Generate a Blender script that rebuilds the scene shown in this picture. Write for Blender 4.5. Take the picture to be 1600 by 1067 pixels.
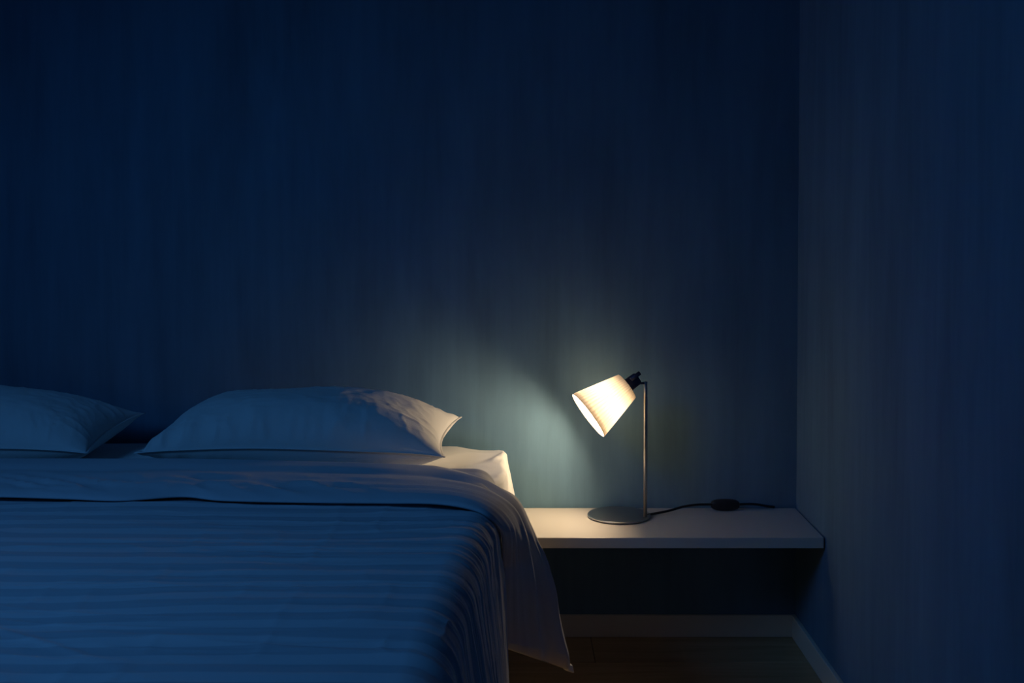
import bpy, math, random
import numpy as np
from mathutils import Vector, Matrix

for o in list(bpy.data.objects):
    bpy.data.objects.remove(o)
SC = bpy.context.scene
COL = SC.collection
random.seed(7)

# ------------------------------------------------------------------ camera, sky, dusk fill light, exposure
F_PX, HORIZON, TILT, CAM_H = 1800.0, 335.0, math.radians(1.7), 1.13
PRIN = HORIZON + F_PX * math.tan(TILT)            # image row of the optical axis (lens shifted)
cam = bpy.data.cameras.new('camera'); camo = bpy.data.objects.new('camera', cam); COL.objects.link(camo)
cam.sensor_fit = 'HORIZONTAL'; cam.sensor_width = 36.0
cam.lens = 36.0 * F_PX / 1600.0
cam.shift_y = -(533.5 - PRIN) / 1600.0
cam.clip_start = 0.02
camo.location = (0, 0, CAM_H)
camo.rotation_euler = (math.pi / 2 - TILT, 0, 0)
SC.camera = camo

SC.view_settings.view_transform = 'Standard'
SC.view_settings.look = 'None'
SC.view_settings.gamma = 1.0
SC.view_settings.use_curve_mapping = False
SC.view_settings.exposure = 0.0
SC.cycles.use_denoising = True
SC.cycles.max_bounces = 10
SC.cycles.diffuse_bounces = 6
SC.cycles.sample_clamp_indirect = 4.0

world = bpy.data.worlds.new('dusk_sky'); SC.world = world; world.use_nodes = True
bg = world.node_tree.nodes['Background']
bg.inputs['Color'].default_value = (0.04, 0.22, 1.0, 1); bg.inputs['Strength'].default_value = 0.5

# blue dusk fill from above left; its roof window is added and unseen
WIN_X0, WIN_X1, WIN_Y0, WIN_Y1 = -2.6, -1.5, 0.3, 1.5
win = bpy.data.lights.new('dusk_fill', 'AREA'); wino = bpy.data.objects.new('dusk_fill', win); COL.objects.link(wino)
win.shape = 'RECTANGLE'; win.size = 0.95; win.size_y = 0.95
win.color = (0.078, 0.385, 1.0); win.energy = 4.25
win.spread = math.radians(105)
wino.location = ((WIN_X0 + WIN_X1) / 2, (WIN_Y0 + WIN_Y1) / 2, 2.30)
wino.rotation_euler = Vector((0.66, 0.30, -0.72)).to_track_quat('-Z', 'Y').to_euler()

LAMP_STRENGTH = 185.0
LAMP_COLOR = (1.0, 0.75, 0.47, 1)

# ------------------------------------------------------------------ measuring helper: image point + distance -> room point
ct, st = math.cos(TILT), math.sin(TILT)
def at(px, py, Y):
    cx, cy = (px - 800) / F_PX, (PRIN - py) / F_PX
    d = Vector((cx, ct + cy * st, -st + cy * ct))
    return Vector((0, 0, CAM_H)) + d * (Y / d.y)
def Y_on(py, z, px=800):                            # distance at which a level surface of height z shows at row py
    cy = (PRIN - py) / F_PX
    dy, dz = ct + cy * st, -st + cy * ct
    return (z - CAM_H) / dz * dy

# ------------------------------------------------------------------ generic helpers
def mesh_obj(name, verts, faces, mat=None, parent=None, smooth=True):
    me = bpy.data.meshes.new(name)
    me.from_pydata([tuple(v) for v in verts], [], [tuple(f) for f in faces])
    me.validate()
    if smooth:
        me.polygons.foreach_set('use_smooth', [True] * len(me.polygons))
    me.update()
    o = bpy.data.objects.new(name, me); COL.objects.link(o)
    if mat: me.materials.append(mat)
    if parent:
        o.parent = parent
        o.matrix_parent_inverse = Matrix.Translation(-parent.location)   # geometry is written in room coordinates
    return o
def empty(name, loc, label, cat, group=None):
    o = bpy.data.objects.new(name, None); COL.objects.link(o); o.location = loc
    o.empty_display_size = 0.05
    o['label'] = label; o['category'] = cat
    if group: o['group'] = group
    return o
def tag(o, label, cat, kind=None, group=None):
    o['label'] = label; o['category'] = cat
    if kind: o['kind'] = kind
    if group: o['group'] = group
    return o
def outward(o):
    import bmesh
    bm = bmesh.new(); bm.from_mesh(o.data); bmesh.ops.recalc_face_normals(bm, faces=bm.faces[:]); bm.to_mesh(o.data); bm.free()
    return o
def box_geo(x0, x1, y0, y1, z0, z1, b=0.0):
    if b <= 0:
        v = [(x, y, z) for z in (z0, z1) for y in (y0, y1) for x in (x0, x1)]
        f = [(0, 2, 3, 1), (4, 5, 7, 6), (0, 1, 5, 4), (2, 6, 7, 3), (0, 4, 6, 2), (1, 3, 7, 5)]
        return v, f
    import bmesh
    bm = bmesh.new(); bmesh.ops.create_cube(bm, size=1.0)
    for q in bm.verts:
        q.co = ((x0 + x1) / 2 + q.co.x * (x1 - x0), (y0 + y1) / 2 + q.co.y * (y1 - y0), (z0 + z1) / 2 + q.co.z * (z1 - z0))
    bmesh.ops.bevel(bm, geom=bm.edges[:], offset=b, segments=2, affect='EDGES', profile=0.5)
    bm.verts.index_update()
    v = [tuple(q.co) for q in bm.verts]; f = [tuple(q.index for q in p.verts) for p in bm.faces]
    bm.free(); return v, f
def box(name, x0, x1, y0, y1, z0, z1, mat, parent=None, b=0.0):
    v, f = box_geo(x0, x1, y0, y1, z0, z1, b)
    return mesh_obj(name, v, f, mat, parent, smooth=False)
def join_geo(*parts):
    V, Fs = [], []
    for v, f in parts:
        n = len(V); V += list(v); Fs += [tuple(i + n for i in q) for q in f]
    return V, Fs
def lathe_geo(profile, axis0, axis, seg=48, close=False):
    """profile: (distance along axis, radius) pairs"""
    a = Vector(axis).normalized(); u = a.orthogonal().normalized(); w = a.cross(u)
    V, Fs = [], []
    for (d, r) in profile:
        for i in range(seg):
            t = 2 * math.pi * i / seg
            V.append(Vector(axis0) + a * d + (u * math.cos(t) + w * math.sin(t)) * r)
    n = len(profile)
    for k in range(n - 1 if not close else n):
        for i in range(seg):
            j = (i + 1) % seg; k2 = (k + 1) % n
            Fs.append((k * seg + i, k * seg + j, k2 * seg + j, k2 * seg + i))
    if not close:
        Fs.append(tuple(range(seg - 1, -1, -1))); Fs.append(tuple((n - 1) * seg + i for i in range(seg)))
    return V, Fs
def catmull(pts, n):
    P = np.array([tuple(p) for p in pts], float)
    P = np.vstack([2 * P[0] - P[1], P, 2 * P[-1] - P[-2]])
    out = []; m = len(P) - 3
    for t in np.linspace(0, m, n):
        i = min(int(t), m - 1); f = t - i
        a, b, c, d = P[i:i + 4]
        out.append(0.5 * (2 * b + (c - a) * f + (2 * a - 5 * b + 4 * c - d) * f * f + (-a + 3 * b - 3 * c + d) * f ** 3))
    return np.array(out)
def tube_geo(pts, r, n=80, seg=12):
    P = catmull(pts, n); V, Fs = [], []
    up = Vector((0, 0, 1))
    for k in range(n):
        t = Vector(P[min(k + 1, n - 1)] - P[max(k - 1, 0)]).normalized()
        s = t.cross(up); s = s.normalized() if s.length > 1e-4 else Vector((1, 0, 0)); w = s.cross(t)
        for i in range(seg):
            a = 2 * math.pi * i / seg
            V.append(Vector(P[k]) + (s * math.cos(a) + w * math.sin(a)) * r)
    for k in range(n - 1):
        for i in range(seg):
            j = (i + 1) % seg
            Fs.append((k * seg + i, k * seg + j, (k + 1) * seg + j, (k + 1) * seg + i))
    Fs.append(tuple(range(seg - 1, -1, -1))); Fs.append(tuple((n - 1) * seg + i for i in range(seg)))
    return V, Fs
# smooth 2-D value noise on arrays, roughly -1..1
_tab = np.random.RandomState(11).uniform(-1, 1, (256, 256))
def noise(x, y, seed=0):
    x = np.asarray(x, float) + seed * 17.31; y = np.asarray(y, float) + seed * 9.77
    xi, yi = np.floor(x).astype(int), np.floor(y).astype(int)
    fx, fy = x - xi, y - yi
    fx = fx ** 3 * (fx * (fx * 6 - 15) + 10); fy = fy ** 3 * (fy * (fy * 6 - 15) + 10)
    g = lambda a, b: _tab[a & 255, b & 255]
    return (g(xi, yi) * (1 - fx) + g(xi + 1, yi) * fx) * (1 - fy) + (g(xi, yi + 1) * (1 - fx) + g(xi + 1, yi + 1) * fx) * fy
def ridge(x, y, seed=0, k=2.0):                     # sharp crests on smooth valleys, 0..1
    return (1 - np.abs(noise(x, y, seed))) ** k
def sstep(a, b, x):
    t = np.clip((np.asarray(x, float) - a) / (b - a), 0, 1); return t * t * (3 - 2 * t)
def grid_faces(nr, nc, wrap_c=False, wrap_r=False):
    R = np.arange(nr if wrap_r else nr - 1); Cc = np.arange(nc if wrap_c else nc - 1)
    r, c = np.meshgrid(R, Cc, indexing='ij'); r2, c2 = (r + 1) % nr, (c + 1) % nc
    return np.stack([r * nc + c, r * nc + c2, r2 * nc + c2, r2 * nc + c], -1).reshape(-1, 4).tolist()
def grid_normals(P, wrap_c=False):
    if wrap_c:
        dc = np.roll(P, -1, 1) - np.roll(P, 1, 1)
    else:
        dc = np.gradient(P, axis=1)
    dr = np.gradient(P, axis=0)
    n = np.cross(dr, dc); n /= np.linalg.norm(n, axis=-1, keepdims=True) + 1e-12
    return n

# ------------------------------------------------------------------ materials
def mat_new(name):
    m = bpy.data.materials.new(name); m.use_nodes = True
    nt = m.node_tree; b = nt.nodes['Principled BSDF']
    return m, nt, b
def nd(nt, typ, **kw):
    n = nt.nodes.new(typ)
    for k, v in kw.items():
        if k in n.inputs: n.inputs[k].default_value = v
        else: setattr(n, k, v)
    return n
def ramp(nt, stops):
    r = nt.nodes.new('ShaderNodeValToRGB'); e = r.color_ramp.elements
    while len(e) < len(stops): e.new(0.5)
    for q, (p, c) in zip(e, stops): q.position = p; q.color = (*c, 1)
    return r
def simple(name, color, rough=0.5, metal=0.0, spec=0.5):
    m, nt, b = mat_new(name)
    b.inputs['Base Color'].default_value = (*color, 1); b.inputs['Roughness'].default_value = rough
    b.inputs['Metallic'].default_value = metal; b.inputs['Specular IOR Level'].default_value = spec
    return m
def wall_paint(name, base):
    """blue limewash with vertical brush strokes"""
    m, nt, b = mat_new(name); L = nt.links
    tc = nd(nt, 'ShaderNodeTexCoord')
    mp = nd(nt, 'ShaderNodeMapping'); mp.inputs['Scale'].default_value = (4.5, 4.5, 0.9)
    L.new(tc.outputs['Object'], mp.inputs['Vector'])
    n1 = nd(nt, 'ShaderNodeTexNoise', Scale=1.6, Detail=6.0, Roughness=0.62, Distortion=0.3)
    L.new(mp.outputs[0], n1.inputs['Vector'])
    mp2 = nd(nt, 'ShaderNodeMapping'); mp2.inputs['Scale'].default_value = (26, 26, 1.3)
    L.new(tc.outputs['Object'], mp2.inputs['Vector'])
    n2 = nd(nt, 'ShaderNodeTexNoise', Scale=1.4, Detail=5.0, Roughness=0.6)
    L.new(mp2.outputs[0], n2.inputs['Vector'])
    mix = nd(nt, 'ShaderNodeMix', data_type='FLOAT'); mix.inputs[0].default_value = 0.28
    L.new(n1.outputs['Fac'], mix.inputs[2]); L.new(n2.outputs['Fac'], mix.inputs[3])
    r = ramp(nt, [(0.30, tuple(c * 0.74 for c in base)), (0.52, base), (0.72, tuple(c * 1.22 for c in base))])
    L.new(mix.outputs[0], r.inputs['Fac']); L.new(r.outputs['Color'], b.inputs['Base Color'])
    b.inputs['Roughness'].default_value = 0.75; b.inputs['Specular IOR Level'].default_value = 0.15
    bp = nd(nt, 'ShaderNodeBump', Strength=0.05, Distance=0.004)
    L.new(mix.outputs[0], bp.inputs['Height']); L.new(bp.outputs[0], b.inputs['Normal'])
    return m
def cloth(name, color, stripe=None, period=0.06, weave=0.12):
    m, nt, b = mat_new(name); L = nt.links
    tc = nd(nt, 'ShaderNodeTexCoord')
    b.inputs['Roughness'].default_value = 0.9; b.inputs['Specular IOR Level'].default_value = 0.1
    n = nd(nt, 'ShaderNodeTexNoise', Scale=420.0, Detail=2.0)
    L.new(tc.outputs['Object'], n.inputs['Vector'])
    n2 = nd(nt, 'ShaderNodeTexNoise', Scale=26.0, Detail=7.0, Roughness=0.65, Distortion=0.6)
    L.new(tc.outputs['Object'], n2.inputs['Vector'])
    ad = nd(nt, 'ShaderNodeMath', operation='MULTIPLY_ADD'); ad.inputs[1].default_value = 0.25
    L.new(n.outputs['Fac'], ad.inputs[0]); L.new(n2.outputs['Fac'], ad.inputs[2])
    bp = nd(nt, 'ShaderNodeBump', Strength=weave, Distance=0.004)
    L.new(ad.outputs[0], bp.inputs['Height']); L.new(bp.outputs[0], b.inputs['Normal'])
    if stripe:
        sx = nd(nt, 'ShaderNodeSeparateXYZ'); L.new(tc.outputs['Object'], sx.inputs[0])
        mu = nd(nt, 'ShaderNodeMath', operation='MULTIPLY'); mu.inputs[1].default_value = 2 * math.pi / period
        L.new(sx.outputs['Y'], mu.inputs[0])
        nw = nd(nt, 'ShaderNodeTexNoise', Scale=3.0, Detail=2.0); L.new(tc.outputs['Object'], nw.inputs['Vector'])
        a2 = nd(nt, 'ShaderNodeMath', operation='MULTIPLY_ADD'); a2.inputs[1].default_value = 2.0
        L.new(nw.outputs['Fac'], a2.inputs[0]); L.new(mu.outputs[0], a2.inputs[2])
        si = nd(nt, 'ShaderNodeMath', operation='SINE'); L.new(a2.outputs[0], si.inputs[0])
        r = ramp(nt, [(0.40, stripe), (0.60, color)])
        mr = nd(nt, 'ShaderNodeMapRange'); mr.inputs[1].default_value = -1; mr.inputs[2].default_value = 1
        L.new(si.outputs[0], mr.inputs[0]); L.new(mr.outputs[0], r.inputs['Fac']); L.new(r.outputs['Color'], b.inputs['Base Color'])
    else:
        b.inputs['Base Color'].default_value = (*color, 1)
    return m
def wood(name, dark, light):
    m, nt, b = mat_new(name); L = nt.links
    tc = nd(nt, 'ShaderNodeTexCoord'); oi = nd(nt, 'ShaderNodeObjectInfo')
    ad = nd(nt, 'ShaderNodeVectorMath', operation='ADD')
    sc = nd(nt, 'ShaderNodeVectorMath', operation='SCALE'); sc.inputs[0].default_value = (3, 7, 11)
    L.new(oi.outputs['Random'], sc.inputs['Scale']); L.new(tc.outputs['Object'], ad.inputs[0]); L.new(sc.outputs[0], ad.inputs[1])
    mp = nd(nt, 'ShaderNodeMapping'); mp.inputs['Scale'].default_value = (1.2, 16, 4); L.new(ad.outputs[0], mp.inputs['Vector'])
    n = nd(nt, 'ShaderNodeTexNoise', Scale=2.0, Detail=8.0, Roughness=0.6, Distortion=0.8); L.new(mp.outputs[0], n.inputs['Vector'])
    r = ramp(nt, [(0.3, dark), (0.7, light)]); L.new(n.outputs['Fac'], r.inputs['Fac']); L.new(r.outputs['Color'], b.inputs['Base Color'])
    b.inputs['Roughness'].default_value = 0.5; b.inputs['Specular IOR Level'].default_value = 0.3
    bp = nd(nt, 'ShaderNodeBump', Strength=0.1, Distance=0.002); L.new(n.outputs['Fac'], bp.inputs['Height']); L.new(bp.outputs[0], b.inputs['Normal'])
    return m
def brushed(name, color, rough):
    m, nt, b = mat_new(name); L = nt.links
    b.inputs['Base Color'].default_value = (*color, 1); b.inputs['Metallic'].default_value = 1.0
    tc = nd(nt, 'ShaderNodeTexCoord')
    n = nd(nt, 'ShaderNodeTexNoise', Scale=300.0, Detail=3.0); L.new(tc.outputs['Object'], n.inputs['Vector'])
    mr = nd(nt, 'ShaderNodeMapRange'); mr.inputs[3].default_value = rough - 0.06; mr.inputs[4].default_value = rough + 0.06
    L.new(n.outputs['Fac'], mr.inputs[0]); L.new(mr.outputs[0], b.inputs['Roughness'])
    return m

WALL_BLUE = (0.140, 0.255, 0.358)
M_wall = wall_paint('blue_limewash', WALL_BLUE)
M_ceil = simple('ceiling_blue', (0.05, 0.08, 0.12), 0.9)  # unseen ceiling, kept dark so less light bounces back
M_far = simple('low_bounce_blue', (0.03, 0.06, 0.11), 0.8)  # unseen walls, coloured darker than the room paint to cut bounced light
M_floor = wood('oak_laminate', (0.46, 0.30, 0.15), (0.66, 0.46, 0.26))
M_sub = simple('underlay', (0.02, 0.016, 0.013), 0.9)
M_trim = simple('trim_white', (0.80, 0.72, 0.60), 0.45)
M_shelf = simple('shelf_lacquer', (0.68, 0.63, 0.57), 0.34, spec=0.4)
M_sheet = cloth('white_sheet', (0.87, 0.86, 0.84))
M_pillow = cloth('white_pillowcase', (0.78, 0.77, 0.76), weave=0.3)
M_duvet = cloth('striped_duvet', (0.60, 0.61, 0.65), (0.485, 0.50, 0.545), 0.06, weave=0.14)
M_fold = cloth('plain_duvet_lining', (0.58, 0.59, 0.63), weave=0.14)
M_base = cloth('bed_base_fabric', (0.62, 0.58, 0.52))
M_dark = simple('dark_plastic', (0.012, 0.014, 0.02), 0.45)
M_cord = simple('black_rubber', (0.008, 0.008, 0.009), 0.5)
M_steel = brushed('brushed_steel', (0.62, 0.58, 0.55), 0.30)
M_disc = brushed('satin_grey_steel', (0.36, 0.37, 0.39), 0.34)
M_gun = simple('dark_blue_metal', (0.07, 0.075, 0.13), 0.38, 0.8)
M_leg = simple('dark_leg', (0.03, 0.025, 0.02), 0.5)
M_winframe = simple('added_window_white', (0.7, 0.7, 0.7), 0.5)

m, nt, b = mat_new('bulb_glow'); M_bulb = m
b.inputs['Base Color'].default_value = (0.9, 0.9, 0.9, 1)
b.inputs['Emission Color'].default_value = LAMP_COLOR; b.inputs['Emission Strength'].default_value = LAMP_STRENGTH

m = bpy.data.materials.new('pleated_shade'); m.use_nodes = True; M_shade = m
nt = m.node_tree; nt.nodes.clear()
out = nd(nt, 'ShaderNodeOutputMaterial')
df = nd(nt, 'ShaderNodeBsdfDiffuse'); df.inputs['Color'].default_value = (0.62, 0.59, 0.53, 1)
tl = nd(nt, 'ShaderNodeBsdfTranslucent')
at_ = nd(nt, 'ShaderNodeAttribute', attribute_name='layers')      # cloth is doubled in the pleat folds and the hems
rp = ramp(nt, [(0.0, (0.080, 0.071, 0.059)), (1.0, (0.024, 0.018, 0.011))])
nt.links.new(at_.outputs['Fac'], rp.inputs['Fac']); nt.links.new(rp.outputs['Color'], tl.inputs['Color'])
mx = nd(nt, 'ShaderNodeAddShader'); nt.links.new(df.outputs[0], mx.inputs[0]); nt.links.new(tl.outputs[0], mx.inputs[1])
nt.links.new(mx.outputs[0], out.inputs['Surface'])

# ------------------------------------------------------------------ room shell
YB = 3.06                                            # back wall plane
XR = at(1245.5, 600, YB).x                           # right wall plane
XL, YF, ZC = -2.7, -1.6, 2.6
tag(box('wall_back', XL - 0.12, XR + 0.12, YB, YB + 0.12, -0.02, ZC, M_wall), 'deep blue brushed wall behind the bed and lamp', 'wall', 'structure')
tag(box('wall_right', XR, XR + 0.12, YF, YB, -0.02, ZC, M_wall), 'deep blue brushed side wall at the end of the shelf', 'wall', 'structure')
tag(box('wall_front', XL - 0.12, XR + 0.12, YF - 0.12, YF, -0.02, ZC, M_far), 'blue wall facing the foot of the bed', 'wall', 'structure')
tag(box('wall_left', XL - 0.12, XL, YF, YB, -0.02, ZC, M_far), 'blue wall beyond the far side of the bed, darkened to cut bounced light', 'wall', 'structure')
CX0, CX1, CY0, CY1 = XL - 0.12, XR + 0.12, YF - 0.12, YB + 0.12
g = join_geo(box_geo(CX0, WIN_X0, CY0, CY1, ZC, ZC + 0.1), box_geo(WIN_X1, CX1, CY0, CY1, ZC, ZC + 0.1),
             box_geo(WIN_X0, WIN_X1, CY0, WIN_Y0, ZC, ZC + 0.1), box_geo(WIN_X0, WIN_X1, WIN_Y1, CY1, ZC, ZC + 0.1))
tag(mesh_obj('ceiling', *g, M_ceil, smooth=False), 'plain flat bedroom ceiling with an opening for the added roof window', 'ceiling', 'structure')
fw = 0.05  # roof window frame, added out of view to go with the dusk fill
g = join_geo(box_geo(WIN_X0, WIN_X0 + fw, WIN_Y0, WIN_Y1, ZC, ZC + 0.1), box_geo(WIN_X1 - fw, WIN_X1, WIN_Y0, WIN_Y1, ZC, ZC + 0.1),
             box_geo(WIN_X0 + fw, WIN_X1 - fw, WIN_Y0, WIN_Y0 + fw, ZC, ZC + 0.1), box_geo(WIN_X0 + fw, WIN_X1 - fw, WIN_Y1 - fw, WIN_Y1, ZC, ZC + 0.1))
tag(mesh_obj('added_window_1', *g, M_winframe, smooth=False), 'white frame of the unseen roof window added for the dusk fill', 'window', 'structure')

floor = tag(box('floor', XL, XR, YF, YB, -0.03, -0.008, M_sub), 'dark wood plank floor beneath bed and shelf', 'floor', 'structure')
PW = 0.185
row, y = 0, YB
while y > YF + 0.02:
    y0 = max(YF, y - PW); x = XR - [0.55, 1.15, 0.85, 0.3][row % 4]; xs = [XR]
    while x > XL: xs.append(x); x -= 1.3
    xs.append(XL)
    for xa, xb in zip(xs[1:], xs[:-1]):
        v, f = box_geo(xa + 0.0008, xb - 0.0008, y0 + 0.0008, y - 0.0008, -0.008, random.uniform(-0.0004, 0.0), 0.0012)
        mesh_obj('plank', v, f, M_floor, floor, smooth=False)
    y = y0; row += 1

BH = at(1242, 961.4, YB - 0.011).z
def skirting(name, x0, x1, y0, y1, label, cut=None):
    return tag(box(name, x0, x1, y0, y1, 0.0, BH, M_trim, b=0.0018), label, 'baseboard', 'structure')
skirting('baseboard_back', XL, XR, YB - 0.012, YB, 'pale baseboard along the back wall under the shelf')
skirting('baseboard_right', XR - 0.012, XR, YF, YB - 0.012, 'pale baseboard running forward along the right wall')

# ------------------------------------------------------------------ shelf
SZ = at(1245.6, 793.5, YB - 0.006).z                 # shelf top height
SYF = Y_on(840.1, SZ)                                # shelf front
SHT = SZ - at(1000, 856.6, SYF).z
tag(box('floating_shelf', 0.012, XR - 0.0045, SYF, YB - 0.006, SZ - SHT, SZ, M_shelf, b=0.0012),
    'long white wall shelf beside the bed, carrying the lit lamp', 'shelf')

# ------------------------------------------------------------------ bed base and mattress
BX0, BX1, BY0, BY1 = -1.80, -0.03, 1.06, 3.035
bed = empty('bed_base', ((BX0 + BX1) / 2, (BY0 + BY1) / 2, 0), 'pale fabric bed base almost hidden under the blue duvet', 'bed')
box('platform', BX0 + 0.02, BX1 - 0.02, BY0 + 0.02, BY1 - 0.005, 0.13, 0.30, M_base, bed, b=0.01)
for lx in (BX0 + 0.12, BX1 - 0.12):
    for ly in (BY0 + 0.12, BY1 - 0.12):
        g = lathe_geo([(0, 0.022), (0.13, 0.03)], (lx, ly, 0), (0, 0, 1), 16)
        mesh_obj('leg', *g, M_leg, bed)

MZ0, MZT = 0.30, 0.512
def mattress_top(x, y):
    e = np.minimum(BX1 - x, x - BX0)
    return MZT + 0.016 * sstep(0.0, 0.45, e)
def build_mattress():
    # rounded-box shell: rings from the bottom up, then over the top
    n = 400
    per = []
    for i in range(n):                                # unit rounded-rectangle loop with uniform spacing
        per.append(i / n)
    def loop(x0, x1, y0, y1, r):
        L = [(x1 - r, y0, x1 - r, y1)]
        w, d = x1 - x0 - 2 * r, y1 - y0 - 2 * r
        tot = 2 * (w + d) + 2 * math.pi * r; pts = []
        segs = [('l', (x0 + r, y0), (1, 0), w), ('a', (x1 - r, y0 + r), -math.pi / 2, r), ('l', (x1, y0 + r), (0, 1), d), ('a', (x1 - r, y1 - r), 0, r),
                ('l', (x1 - r, y1), (-1, 0), w), ('a', (x0 + r, y1 - r), math.pi / 2, r), ('l', (x0, y1 - r), (0, -1), d), ('a', (x0 + r, y0 + r), math.pi, r)]
        for i in range(n):
            s = tot * i / n
            for sg in segs:
                ln = sg[3] if sg[0] == 'l' else sg[3] * math.pi / 2
                if s <= ln + 1e-9:
                    if sg[0] == 'l': pts.append((sg[1][0] + sg[2][0] * s, sg[1][1] + sg[2][1] * s))
                    else:
                        a = sg[2] + s / max(sg[3], 1e-6); pts.append((sg[1][0] + math.cos(a) * sg[3], sg[1][1] + math.sin(a) * sg[3]))
                    break
                s -= ln
            else: pts.append(pts[-1])
        return np.array(pts)
    rows = []
    prof = [(0.03, MZ0), (0.008, MZ0 + 0.004), (0.0, MZ0 + 0.02)] + [(0.0, MZ0 + 0.02 + (MZT - MZ0 - 0.045) * t) for t in np.linspace(0.08, 1, 22)]
    R = 0.015
    prof += [(R - R * math.cos(a), MZT - R + R * math.sin(a)) for a in np.linspace(0.15, math.pi / 2, 9)]
    prof += [(R + e, None) for e in np.concatenate([np.linspace(0.004, 0.12, 30), np.linspace(0.14, 0.7, 30)])]
    for (ins, z) in prof:
        P = loop(BX0 + ins, BX1 - ins, BY0 + ins, BY1 - ins, max(0.05 - ins, 0.004))
        zz = np.full(len(P), z) if z is not None else mattress_top(P[:, 0], P[:, 1]) + (MZT - MZT)
        rows.append(np.column_stack([P, zz]))
    P = np.array(rows)
    # the head end bulges sideways beyond the duvet, and the tucked corner of the sheet creases
    x, yv, z = P[..., 0], P[..., 1], P[..., 2]
    under = (1 - sstep(2.52, 2.70, yv)) * sstep(-0.4, -0.03, x)
    P[..., 0] -= under * 0.105; x = P[..., 0]
    head = sstep(2.62, 2.76, yv) * sstep(-0.3, -0.03, x)
    low = sstep(MZT - 0.005, MZT - 0.12, z)
    P[..., 0] += head * (0.016 + 0.019 * low + 0.003 * noise(yv * 22, z * 30, 3))
    cr = ridge((x - yv * 0.8) * 11, (x + yv) * 3.0, 5, 3.0) * head
    P[..., 2] += (0.010 * cr - 0.003 * head) * sstep(MZT - 0.06, MZT, z)
    P[..., 2] += 0.0016 * noise(x * 9, yv * 26, 8) * sstep(MZT - 0.03, MZT, z)
    return outward(mesh_obj('mattress', P.reshape(-1, 3), grid_faces(len(rows), n, wrap_c=True) + [list(range(n))[::-1], [(len(rows) - 1) * n + i for i in range(n)]], M_sheet))
tag(build_mattress(), 'mattress in a white fitted sheet, its lamplit corner showing beside the pillow', 'mattress')

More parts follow.
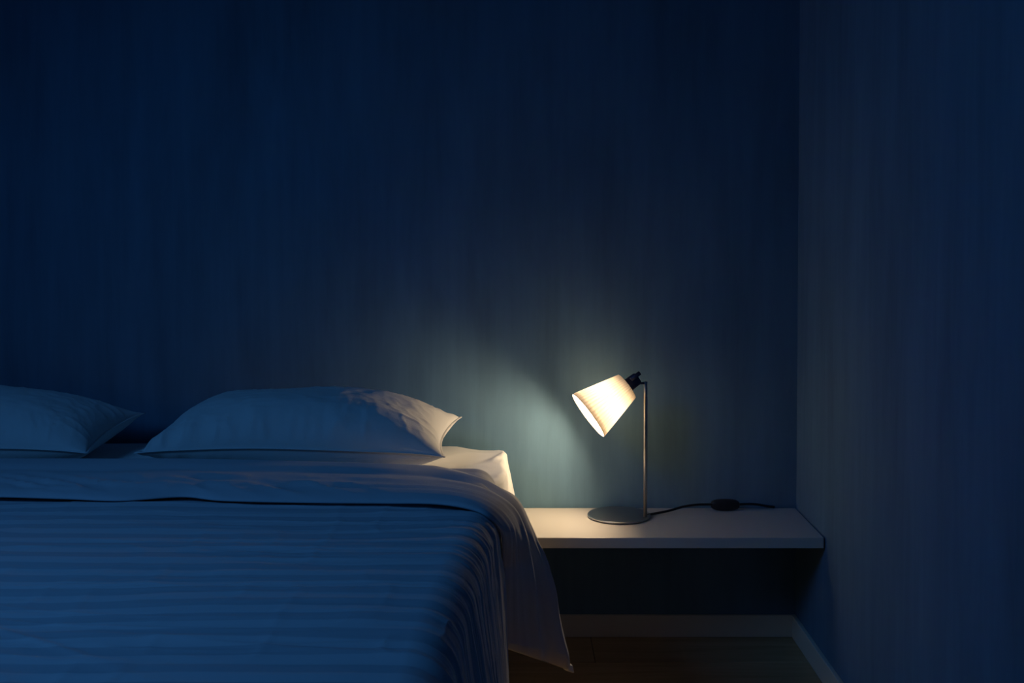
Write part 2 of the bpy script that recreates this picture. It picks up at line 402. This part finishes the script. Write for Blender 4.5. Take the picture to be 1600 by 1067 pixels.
# ------------------------------------------------------------------ pillows
def build_pillow(cx, seed, label, rot=0.0, yf=2.655, yb=2.995, lift=0.004):
    a, nu, nv = 0.357, 150, 110
    ym, hb = (yf + yb) / 2, (yb - yf) / 2
    root = empty('pillow', (cx, ym, MZT + 0.016), label, 'pillow')
    u = np.sin(np.linspace(-1, 1, nu) * math.pi / 2) * 0.5 + np.linspace(-1, 1, nu) * 0.5
    v = np.sin(np.linspace(-1, 1, nv) * math.pi / 2) * 0.5 + np.linspace(-1, 1, nv) * 0.5
    V, U = np.meshgrid(v, u, indexing='ij')
    X = a * U * (1 - 0.075 * (1 - V ** 2) * np.abs(U) ** 4) + 0.012 * V
    Yv = hb * V * (1 - 0.05 * (1 - U ** 2) * np.abs(V) ** 3)
    seam = 0.053 + 0.016 * (V + 1) / 2 + 0.002 * np.sin(U * 5 + seed) * np.abs(V)
    seam += 0.012 * np.abs(U) ** 6 * sstep(-0.2, 1, V) - 0.006 * np.abs(U) ** 8 * sstep(0.2, -1, V)
    full = ((1 - np.abs(U) ** 2.4) * (1 - np.abs(V) ** 2.6))
    full = np.clip(full, 0, 1)
    top = seam + 0.108 * full ** 0.60
    bot = seam - 0.085 * full ** 0.5
    bot = np.maximum(bot, 0.0015)
    # gathers running in from every seam, and soft lumps
    dv, du = 1 - np.abs(V), 1 - np.abs(U)
    sv = np.exp(-dv / 0.27) * (1 - np.exp(-dv / 0.035)); su = np.exp(-du / 0.22) * (1 - np.exp(-du / 0.03))
    gather = sv * (ridge(U * 9 + 0.9 * V, V * 0.9 + 3, seed, 1.6) - 0.5) * 0.019 + sv * noise(U * 24 + V, V * 1.4, seed + 4) * 0.0035
    fine = 0.0022 * (ridge(U * 15 + V * 6, V * 5 - U * 3, seed + 8, 4) - 0.2) * sstep(0.3, 0.75, U) + 0.0012 * noise(U * 14, V * 12, seed + 9)
    gather *= 1 - 0.75 * sstep(0.25, 0.7, U)
    gather += su * (ridge(V * 4.5 + 0.8 * U, U * 1.2 + 7, seed + 1, 1.6) - 0.5) * 0.007
    crease = (ridge(U * 5 + V * 3.2, V * 3 - U * 1.6, seed + 2, 5) - 0.2) * 0.0015 * full
    lump = noise(U * 2.1, V * 1.8, seed + 5) * 0.009 * full
    top = top + gather + crease + lump + fine * np.minimum(1, full * 3)
    bot = np.maximum(bot + gather * 0.35, 0.0015)
    mz = mattress_top(cx + X, 0 * X)
    c, s = math.cos(rot), math.sin(rot)
    def world(Z):
        return np.stack([cx + X * c - Yv * s, ym + X * s + Yv * c, mz + Z + lift], -1).reshape(-1, 3)
    A = world(top); Bq = world(bot)
    edge = (np.abs(U) > 0.9999) | (np.abs(V) > 0.9999)
    ef = edge.reshape(-1)
    S = world(seam)
    A[ef] = S[ef]
    idx = np.arange(nu * nv) + nu * nv; idx[ef] = np.arange(nu * nv)[ef]
    F1 = np.array(grid_faces(nv, nu)); F2 = idx[F1][:, ::-1]
    pc = outward(mesh_obj('pillowcase', np.vstack([A, Bq]), F1.tolist() + F2.tolist(), M_pillow, root))
    # stitched edge running round the seam
    ring = [A[j] for j in range(nu)] + [A[i * nu + nu - 1] for i in range(1, nv)] + [A[(nv - 1) * nu + j] for j in range(nu - 2, -1, -1)] + [A[i * nu] for i in range(nv - 2, 0, -1)]
    ring = np.array(ring); n = len(ring); Vp = []
    ctr = ring.mean(0)
    for k in range(n):
        t = Vector(ring[(k + 1) % n] - ring[k - 1]).normalized(); upv = Vector((0, 0, 1)); sd = t.cross(upv).normalized()
        for (p, q) in ((-0.004, 0.0014), (0.0045, 0.0008), (0.0045, -0.0008), (-0.004, -0.0014)):
            Vp.append(Vector(ring[k]) + sd * p + upv * q)
    outward(mesh_obj('seam_edge', Vp, grid_faces(n, 4, wrap_c=True, wrap_r=True), M_pillow, root))
    return root
build_pillow(-0.503, 3, 'white pillow nearest the lamp, its right end lit warm')
build_pillow(-1.331, 12, 'white pillow farther from the lamp, all in blue shade')

# ------------------------------------------------------------------ duvet
DZ = 0.562                                           # top of the duvet
duvet = empty('duvet', (-0.85, 1.9, MZT), 'pale striped duvet spread over the bed, its top turned back', 'duvet')
def build_duvet():
    Ys = np.concatenate([np.linspace(0.99, 1.45, 60), np.linspace(1.455, 2.34, 330), np.linspace(2.345, 2.58, 30)])
    nl, ntp, nsh, nh = 16, 230, 60, 70
    rows, SS = [], []
    for Yv in Ys:
        R = float(np.interp(Yv, [1.0, 1.7, 2.25], [0.070, 0.062, 0.050]))
        xb = float(np.interp(Yv, [1.0, 1.65, 2.0, 2.25, 2.6], [-0.085, -0.070, -0.047, -0.024, -0.035]))    # where the bend ends
        zt = DZ
        xs = 0.001 if Yv < 2.28 else float(np.interp(Yv, [2.28, 2.36, 2.6], [0.001, -0.01, -0.03]))
        hz = 0.09 if Yv < 2.30 else float(np.interp(Yv, [2.30, 2.36, 2.6], [0.09, 0.34, 0.46]))
        foot = float(np.clip((1.12 - Yv) / 0.13, 0, 1))
        pl = [(-1.835, z) for z in np.linspace(0.09, zt - 0.06, nl)]
        pl += [(-1.775 - 0.06 * math.cos(q), zt - 0.06 + 0.06 * math.sin(q)) for q in np.linspace(0.1, math.pi / 2 - 0.05, 8)]
        tt = np.linspace(0, 1, ntp); tt = 1 - (1 - tt) ** 1.35
        x0 = xb - R
        pl += [(-1.77 + (x0 + 1.77) * t, zt) for t in tt]
        lean = math.atan2(max(xs - xb, 0.0), zt - R - hz)
        pl += [(x0 + R * math.sin(q), zt - R + R * math.cos(q)) for q in np.linspace(0.02, math.pi / 2 - lean, nsh)]
        xe, ze = pl[-1]
        pl += [(xe + (xs - xe) * t, ze + (hz - ze) * t) for t in np.linspace(0.015, 1, nh)]
        P = np.array(pl)
        rows.append(np.column_stack([P[:, 0], np.full(len(P), Yv), P[:, 1]]))
        dd = np.concatenate([[0], np.cumsum(np.linalg.norm(np.diff(P, axis=0), axis=1))])
        SS.append(dd)
    P = np.array(rows); S = np.array(SS); Yg = P[..., 1].copy()
    N = grid_normals(P); N *= np.sign(N[len(Ys) // 2, 120, 2])
    x = P[..., 0]
    right = sstep(-0.75, -0.05, x)                    # pulled tighter towards the edge beside the lamp
    hemY = np.interp(x, [-2.0, -0.14, -0.085, -0.045, -0.02, 0.0], [2.262, 2.25, 2.19, 2.20, 2.235, 2.29])
    under = sstep(-0.012, 0.03, Yg - hemY)           # pressed flat beneath the turned-back top
    free = 1 - 0.8 * under
    d = 0.007 * noise(S * 2.3, Yg * 4.2, 21)
    d += 0.0042 * (ridge(S * 1.3 + Yg * 0.5, Yg * 14 + 0.9 * S + 0.6 * noise(S * 2, Yg * 3, 41), 22, 1.5) - 0.55) * (0.55 + 0.30 * right)
    d += 0.0030 * (ridge(S * 1.7, Yg * 30 - 1.6 * S + 0.7 * noise(S * 2.5, Yg * 4, 42), 23, 2.2) - 0.5) * (0.35 + 0.35 * right)
    d += 0.0011 * noise(S * 3.4, Yg * 70, 24) * (0.2 + right)
    thin = ridge(S * 1.1 + 2, Yg * 24 + 1.4 * S + 0.8 * noise(S * 2, Yg * 3, 43), 44, 9) + 0.7 * ridge(S * 1.5 + 5, Yg * 33 - 2.0 * S, 45, 9)
    d += 0.0022 * thin * sstep(-1.15, -0.45, x)
    diag = (ridge((S * 0.72 + Yg * 0.95) * 9, (S - Yg) * 2.4, 25, 9)) * (1 - sstep(-0.7, -0.3, x))
    d += 0.0050 * diag * sstep(-0.15, 0.35, noise(S * 2.2, Yg * 2.2, 27))
    d += 0.0016 * (ridge(S * 13, Yg * 10, 26, 4) - 0.2)
    hang = sstep(0.40, 0.2, P[..., 2]) * sstep(-0.1, -0.02, x)
    d *= free * (1 - 0.55 * hang)
    d -= 0.001 * hang
    P += N * d[..., None]
    P[..., 2] -= 0.003 * under * sstep(0.45, 0.54, P[..., 2])
    # foot end falls over the mattress
    ft = np.clip((1.12 - Yg) / 0.13, 0, 1)
    P[..., 2] = np.where(ft > 0, np.maximum(0.09, P[..., 2] - 0.47 * (1 - np.sqrt(np.clip(1 - ft ** 2, 0, 1)))), P[..., 2])
    ny, nx = P.shape[:2]
    o = mesh_obj('striped_cover', P.reshape(-1, 3), grid_faces(ny, nx), M_duvet, duvet)
    return outward(o)
build_duvet()

def build_fold():
    def on(px, py, z): return at(px, py, Y_on(py, z))
    zf, zb = 0.570, 0.566
    Fp = [(-0.0, 0.0)]
    sts = []
    # left flank and the run across the bed: front hem, back crease
    sts.append((Vector((-1.85, 2.30, 0.30)), Vector((-1.85, 2.62, 0.30))))
    sts.append((Vector((-1.845, 2.27, 0.48)), Vector((-1.845, 2.64, 0.48))))
    sts.append((Vector((-1.78, 2.27, zf - 0.01)), Vector((-1.78, 2.65, zb - 0.01))))
    for pf, pyf, pb, pyb in [(-150, 774, -290, 716), (0, 776, -120, 716), (100, 779, 10, 716), (190, 782, 120, 715.5), (285, 776, 235, 716), (350, 782, 320, 716.5),
                             (490, 785, 480, 718.5), (600, 786, 590, 723)]:
        sts.append((on(pf, pyf, zf), on(pb, pyb + 5.5, zb - 0.004)))
    for (pf, pyf, yf, pb, pyb, yb) in [
            (680, 787, Y_on(787, 0.573), 675, 737, 2.61), (735, 795, Y_on(795, 0.569), 735, 752, 2.57), (766, 810, Y_on(810, 0.551), 772, 769, 2.545),
            (784, 832, Y_on(832, 0.513), 799, 785, 2.53), (787, 852, Y_on(852, 0.472), 819, 823, 2.53),
            (786, 880, 2.365, 835, 852, 2.535),
            (785, 907, 2.38, 850, 889, 2.545), (784, 937, 2.395, 863, 922, 2.555), (784, 967, 2.405, 870, 960, 2.565),
            (784, 990, 2.415, 879, 995, 2.575), (785, 1004, 2.42, 888, 1028, 2.585), (787, 1012, 2.425, 892, 1048, 2.59)]:
        sts.append((at(pf, pyf, yf), at(pb, pyb, yb)))
    n, mw = 520, 40
    Fc = catmull([s[0] for s in sts], n); Bc = catmull([s[1] for s in sts], n)
    # resample so that the lamp side gets more rows
    mid = (Fc + Bc) / 2; arc = np.concatenate([[0], np.cumsum(np.linalg.norm(np.diff(mid, axis=0), axis=1))])
    new = np.concatenate([np.linspace(0, arc[-1] - 0.85, 190), np.linspace(arc[-1] - 0.845, arc[-1], 330)])
    Fc = np.column_stack([np.interp(new, arc, Fc[:, i]) for i in range(3)]); Bc = np.column_stack([np.interp(new, arc, Bc[:, i]) for i in range(3)])
    mid = (Fc + Bc) / 2; T = np.gradient(mid, axis=0); T /= np.linalg.norm(T, axis=1, keepdims=True)
    E = Bc - Fc; Nn = np.cross(T, E); Nn /= np.linalg.norm(Nn, axis=1, keepdims=True)
    if Nn[200, 2] < 0: Nn = -Nn
    q = (1 - np.cos(np.linspace(0, math.pi, mw))) / 2
    hump = (1 - np.abs(2 * q - 1) ** 3.2) ** 0.5
    hump *= 1 + 0.28 * np.exp(-((q - 0.82) / 0.12) ** 2) - 0.40 * np.exp(-((q - 0.60) / 0.06) ** 2)   # rolled crease at the back
    end = np.sqrt(np.clip((arc[-1] - new) / 0.03, 0, 1))
    tk = np.interp(new, [0, arc[-1] - 0.62, arc[-1] - 0.4, arc[-1]], [0.016, 0.016, 0.020, 0.022]) * (0.25 + 0.75 * end)
    S, Q = np.meshgrid(new, q, indexing='ij')
    lamp = sstep(arc[-1] - 1.1, arc[-1] - 0.5, S)
    body = np.clip(hump[None, :], 0, 1)
    d = 0.0040 * (ridge(S * 1.5, Q * 7.5 + 0.25 * S, 31, 1.6) - 0.5) * (0.6 + 0.9 * lamp)
    d += 0.0026 * (ridge(S * 2.0 + 4, Q * 15 - 0.5 * S, 32, 1.8) - 0.5) * (0.3 + 1.1 * lamp)
    d += 0.0012 * noise(S * 3, Q * 34, 33) * lamp
    d += 0.0026 * (ridge(S * 1.1 + 1, Q * 11 + 0.5 * S, 46, 8) + 0.7 * ridge(S * 1.4 + 6, Q * 19 - 0.7 * S, 47, 8)) * (0.35 + 0.65 * lamp)
    hangf = sstep(arc[-1] - 0.52, arc[-1] - 0.3, S)
    d += hangf * (0.010 * noise(S * 1.6, Q * 4.2 + 0.3 * S, 37) + 0.005 * (ridge(S * 1.2, Q * 6 + 0.4 * S, 38, 2.0) - 0.5))
    hem = np.exp(-((Q - 0.22) / 0.2) ** 2)
    d += hem * (1 - lamp) * (0.0095 * (ridge(S * 9 + Q * 5, Q * 3 - S, 34, 2.5) - 0.4) + 0.002 * noise(S * 30, Q * 6, 35))
    d += 0.0014 * noise(S * 4, Q * 2.5, 36)
    top = Fc[:, None] + E[:, None] * q[None, :, None] + Nn[:, None] * (tk[:, None] * hump[None] + d * body)[..., None]
    bot = Fc[:, None] + E[:, None] * q[None, :, None] - Nn[:, None] * (0.55 * tk[:, None] * hump[None])[..., None]
    ring = np.concatenate([top, bot[:, -2:0:-1]], axis=1)
    nr, nc = ring.shape[:2]
    faces = grid_faces(nr, nc, wrap_c=True) + [list(range(nc))[::-1], [(nr - 1) * nc + i for i in range(nc)]]
    o = outward(mesh_obj('turned_back_top', ring.reshape(-1, 3), faces, M_fold, duvet))
    o['label'] = 'plain unstriped reverse of the duvet, folded back over the stripes'
    # small white piece set on the tip of the fold
    c = Vector(Bc[-1]); u = Vector(E[-1]).normalized(); t = Vector(T[-1]); nn = Vector(Nn[-1])
    V = []
    for (a_, b_) in ((-0.030, -0.012), (0.003, -0.020), (0.004, 0.004), (-0.022, 0.004)):
        V.append(c + u * a_ + t * b_ + nn * 0.009)
    for (a_, b_) in ((-0.030, -0.012), (0.003, -0.020), (0.004, 0.004), (-0.022, 0.004)):
        V.append(c + u * a_ + t * b_ - nn * 0.008)
    k = outward(mesh_obj('corner_piece', V, [(0, 1, 2, 3), (7, 6, 5, 4), (0, 4, 5, 1), (1, 5, 6, 2), (2, 6, 7, 3), (3, 7, 4, 0)], M_sheet, duvet))
    bv = k.modifiers.new('soft', 'BEVEL'); bv.width = 0.004; bv.segments = 3
    k['label'] = 'white piece on the corner of the duvet cover'
build_fold()

# ------------------------------------------------------------------ lamp
BR = 0.0815
bc = at(968.5, 806, 2.967); bc.z = SZ + 0.0004
bc.y = Y_on(820.5, SZ) + BR
bc.x = (968.5 - 800) / F_PX * bc.y
lamp = empty('table_lamp', bc, 'small lit steel table lamp with a tilted pleated cream shade on the shelf', 'lamp')
g = lathe_geo([(0.0, 0.070), (0.0015, 0.0765), (0.002, BR - 0.0012), (0.0032, BR), (0.0055, BR), (0.0065, BR - 0.001), (0.0068, BR - 0.003), (0.0072, 0.02)], bc, (0, 0, 1), 96)
outward(mesh_obj('base', *g, M_disc, lamp))
PY = 2.938
pt, pb = at(1007.4, 596.5, PY), at(1009.4, 813, PY)
pole_x = (pt.x + pb.x) / 2; PR = 0.0050
g = lathe_geo([(0, PR), (pt.z - SZ - 0.006 - 0.0015, PR), (pt.z - SZ - 0.006, PR - 0.001)], (pole_x, PY, SZ + 0.006), (0, 0, 1), 24)
outward(mesh_obj('pole', *g, M_steel, lamp))
# shade axis: from the socket down, left and a little forward
ax = Vector((-0.80, -0.175, -0.565)).normalized()
s_top = at(979.5, 603.5, PY - 0.012)                 # centre of the shade's narrow end
LEN, R0, R1 = 0.124, 0.0365, 0.0665
PLE = 40
def build_shade():
    seg, rn = PLE * 8, 40
    u = ax.orthogonal().normalized(); w = ax.cross(u); V = []; lay = []
    for k in range(rn):
        t = k / (rn - 1); r = R0 + (R1 - R0) * t
        for i in range(seg):
            a = 2 * math.pi * i / seg
            fr = (a * PLE / (2 * math.pi)) % 1.0
            rr = r * (1 - 0.030 * (1 - abs(math.sin(math.pi * fr))))
            lay.append(min(1.0, max(1 - fr / 0.24 if fr < 0.24 else 0.0, (fr - 0.86) / 0.14 if fr > 0.86 else 0.0) * 0.75 + 0.85 * max(0, 1 - (1 - t) / 0.10) ** 0.6 + 0.75 * max(0, 1 - t / 0.14)))
            V.append(s_top + ax * (LEN * t) + (u * math.cos(a) + w * math.sin(a)) * rr)
    return V, grid_faces(rn, seg, wrap_c=True), lay
V, Fc, lay = build_shade()
shade = outward(mesh_obj('shade', V, Fc, M_shade, lamp)); la = shade.data.attributes.new('layers', 'FLOAT', 'POINT'); la.data.foreach_set('value', lay)
shade['label'] = 'cream pleated fabric shade glowing from within'
g = lathe_geo([(0.0015, 0.0150), (0.0, R0 * 0.985), (0.0015, R0 * 0.985)], s_top, ax, 64, close=False)
V, Fq = g; Fq = Fq[:-2]
mesh_obj('shade_top', V, Fq, M_shade, lamp)
def ring_geo(c, axis, R, r, seg=96, k=8):
    return lathe_geo([(r * math.sin(q), R + r * math.cos(q)) for q in np.linspace(0, 2 * math.pi, k, endpoint=False)], c, axis, seg, close=True)
rim = outward(mesh_obj('rim', *ring_geo(s_top + ax * LEN, ax, R1 - 0.0008, 0.0009), simple('rim_tape', (0.55, 0.42, 0.27), 0.7), lamp))
# socket housing behind the shade, its switch barrel, and the arm to the pole
sk = s_top - ax * 0.034
g = lathe_geo([(-0.0015, 0.0140), (0.0, 0.0160), (0.030, 0.0172), (0.032, 0.0180), (0.0355, 0.0180)], sk, ax, 40)
outward(mesh_obj('socket', *g, M_gun, lamp))
kb = at(998.5, 583.5, PY - 0.020)
g = lathe_geo([(-0.009, 0.0045), (-0.0083, 0.0054), (0.020, 0.0054), (0.0205, 0.0045)], kb + ax * 0.006, ax, 24)
outward(mesh_obj('switch_barrel', *g, M_gun, lamp))
p0 = s_top - ax * 0.020 + Vector((0.006, 0, -0.002)); p1 = Vector((pole_x, PY, pt.z - 0.0035))
g = tube_geo([p0, p0 + (p1 - p0) * 0.5 + Vector((0, 0, -0.001)), p1, p1 + Vector((0.004, 0, 0))], 0.0032, 20, 12)
outward(mesh_obj('arm', *g, M_gun, lamp))
# bulb and holder inside the shade
bcn = s_top + ax * 0.086
g = lathe_geo([(-0.095, 0.013), (-0.050, 0.0135), (-0.047, 0.0115)], bcn, ax, 24)
outward(mesh_obj('bulb_holder', *g, M_gun, lamp))
BRD = 0.024
prof = [(-0.048, 0.011), (-0.030, 0.0125)] + [(-BRD * math.cos(q), BRD * math.sin(q)) for q in np.linspace(0.75, math.pi - 0.08, 12)]
outward(mesh_obj('bulb', *lathe_geo(prof, bcn, ax, 24), M_bulb, lamp))
# power cord with its hand switch
CR = 0.0031
def onshelf(px, py, lift=CR): return at(px, py, Y_on(py, SZ + lift))
cpts = [Vector((pole_x + 0.006, PY + 0.02, SZ + 0.006)), at(1022, 802.5, 2.975), at(1045, 798, 2.992), at(1068, 791.5, 3.005), at(1090, 788.5, 3.015), at(1114, 788, 3.022)]
cpts2 = [at(1150, 788.5, 3.026), at(1166, 787.5, 3.03), at(1182, 788, 3.036), at(1198, 790.8, 3.045), at(1210, 794, 3.049)]
for q in cpts + cpts2: q.z = max(q.z, SZ + CR + 0.0004)
g1 = tube_geo(cpts, CR, 60, 10)
g2 = tube_geo(cpts2, CR, 50, 10)
cord = outward(mesh_obj('power_cord', *join_geo(g1, g2), M_cord, lamp)); cord['label'] = 'black power cord'
sc_ = at(1133, 788.5, 3.026)
def build_switch():
    import bmesh
    bm = bmesh.new(); bmesh.ops.create_uvsphere(bm, u_segments=40, v_segments=20, radius=1)
    hx, hy, hz = 0.0385, 0.012, (sc_.z - SZ - 0.0005)
    for q in bm.verts:
        x, y_, z = q.co
        sg = lambda t, p: math.copysign(abs(t) ** p, t)
        q.co = (sc_.x + hx * sg(x, 0.8), sc_.y + hy * sg(y_, 0.75), sc_.z + hz * sg(z, 0.7))
    bm.verts.index_update()
    v = [tuple(q.co) for q in bm.verts]; f = [tuple(q.index for q in p.verts) for p in bm.faces]; bm.free()
    return v, f
sw = outward(mesh_obj('cord_switch', *build_switch(), M_dark, cord))
sw.matrix_parent_inverse = Matrix.Identity(4)           # the cord itself already sits in room coordinates
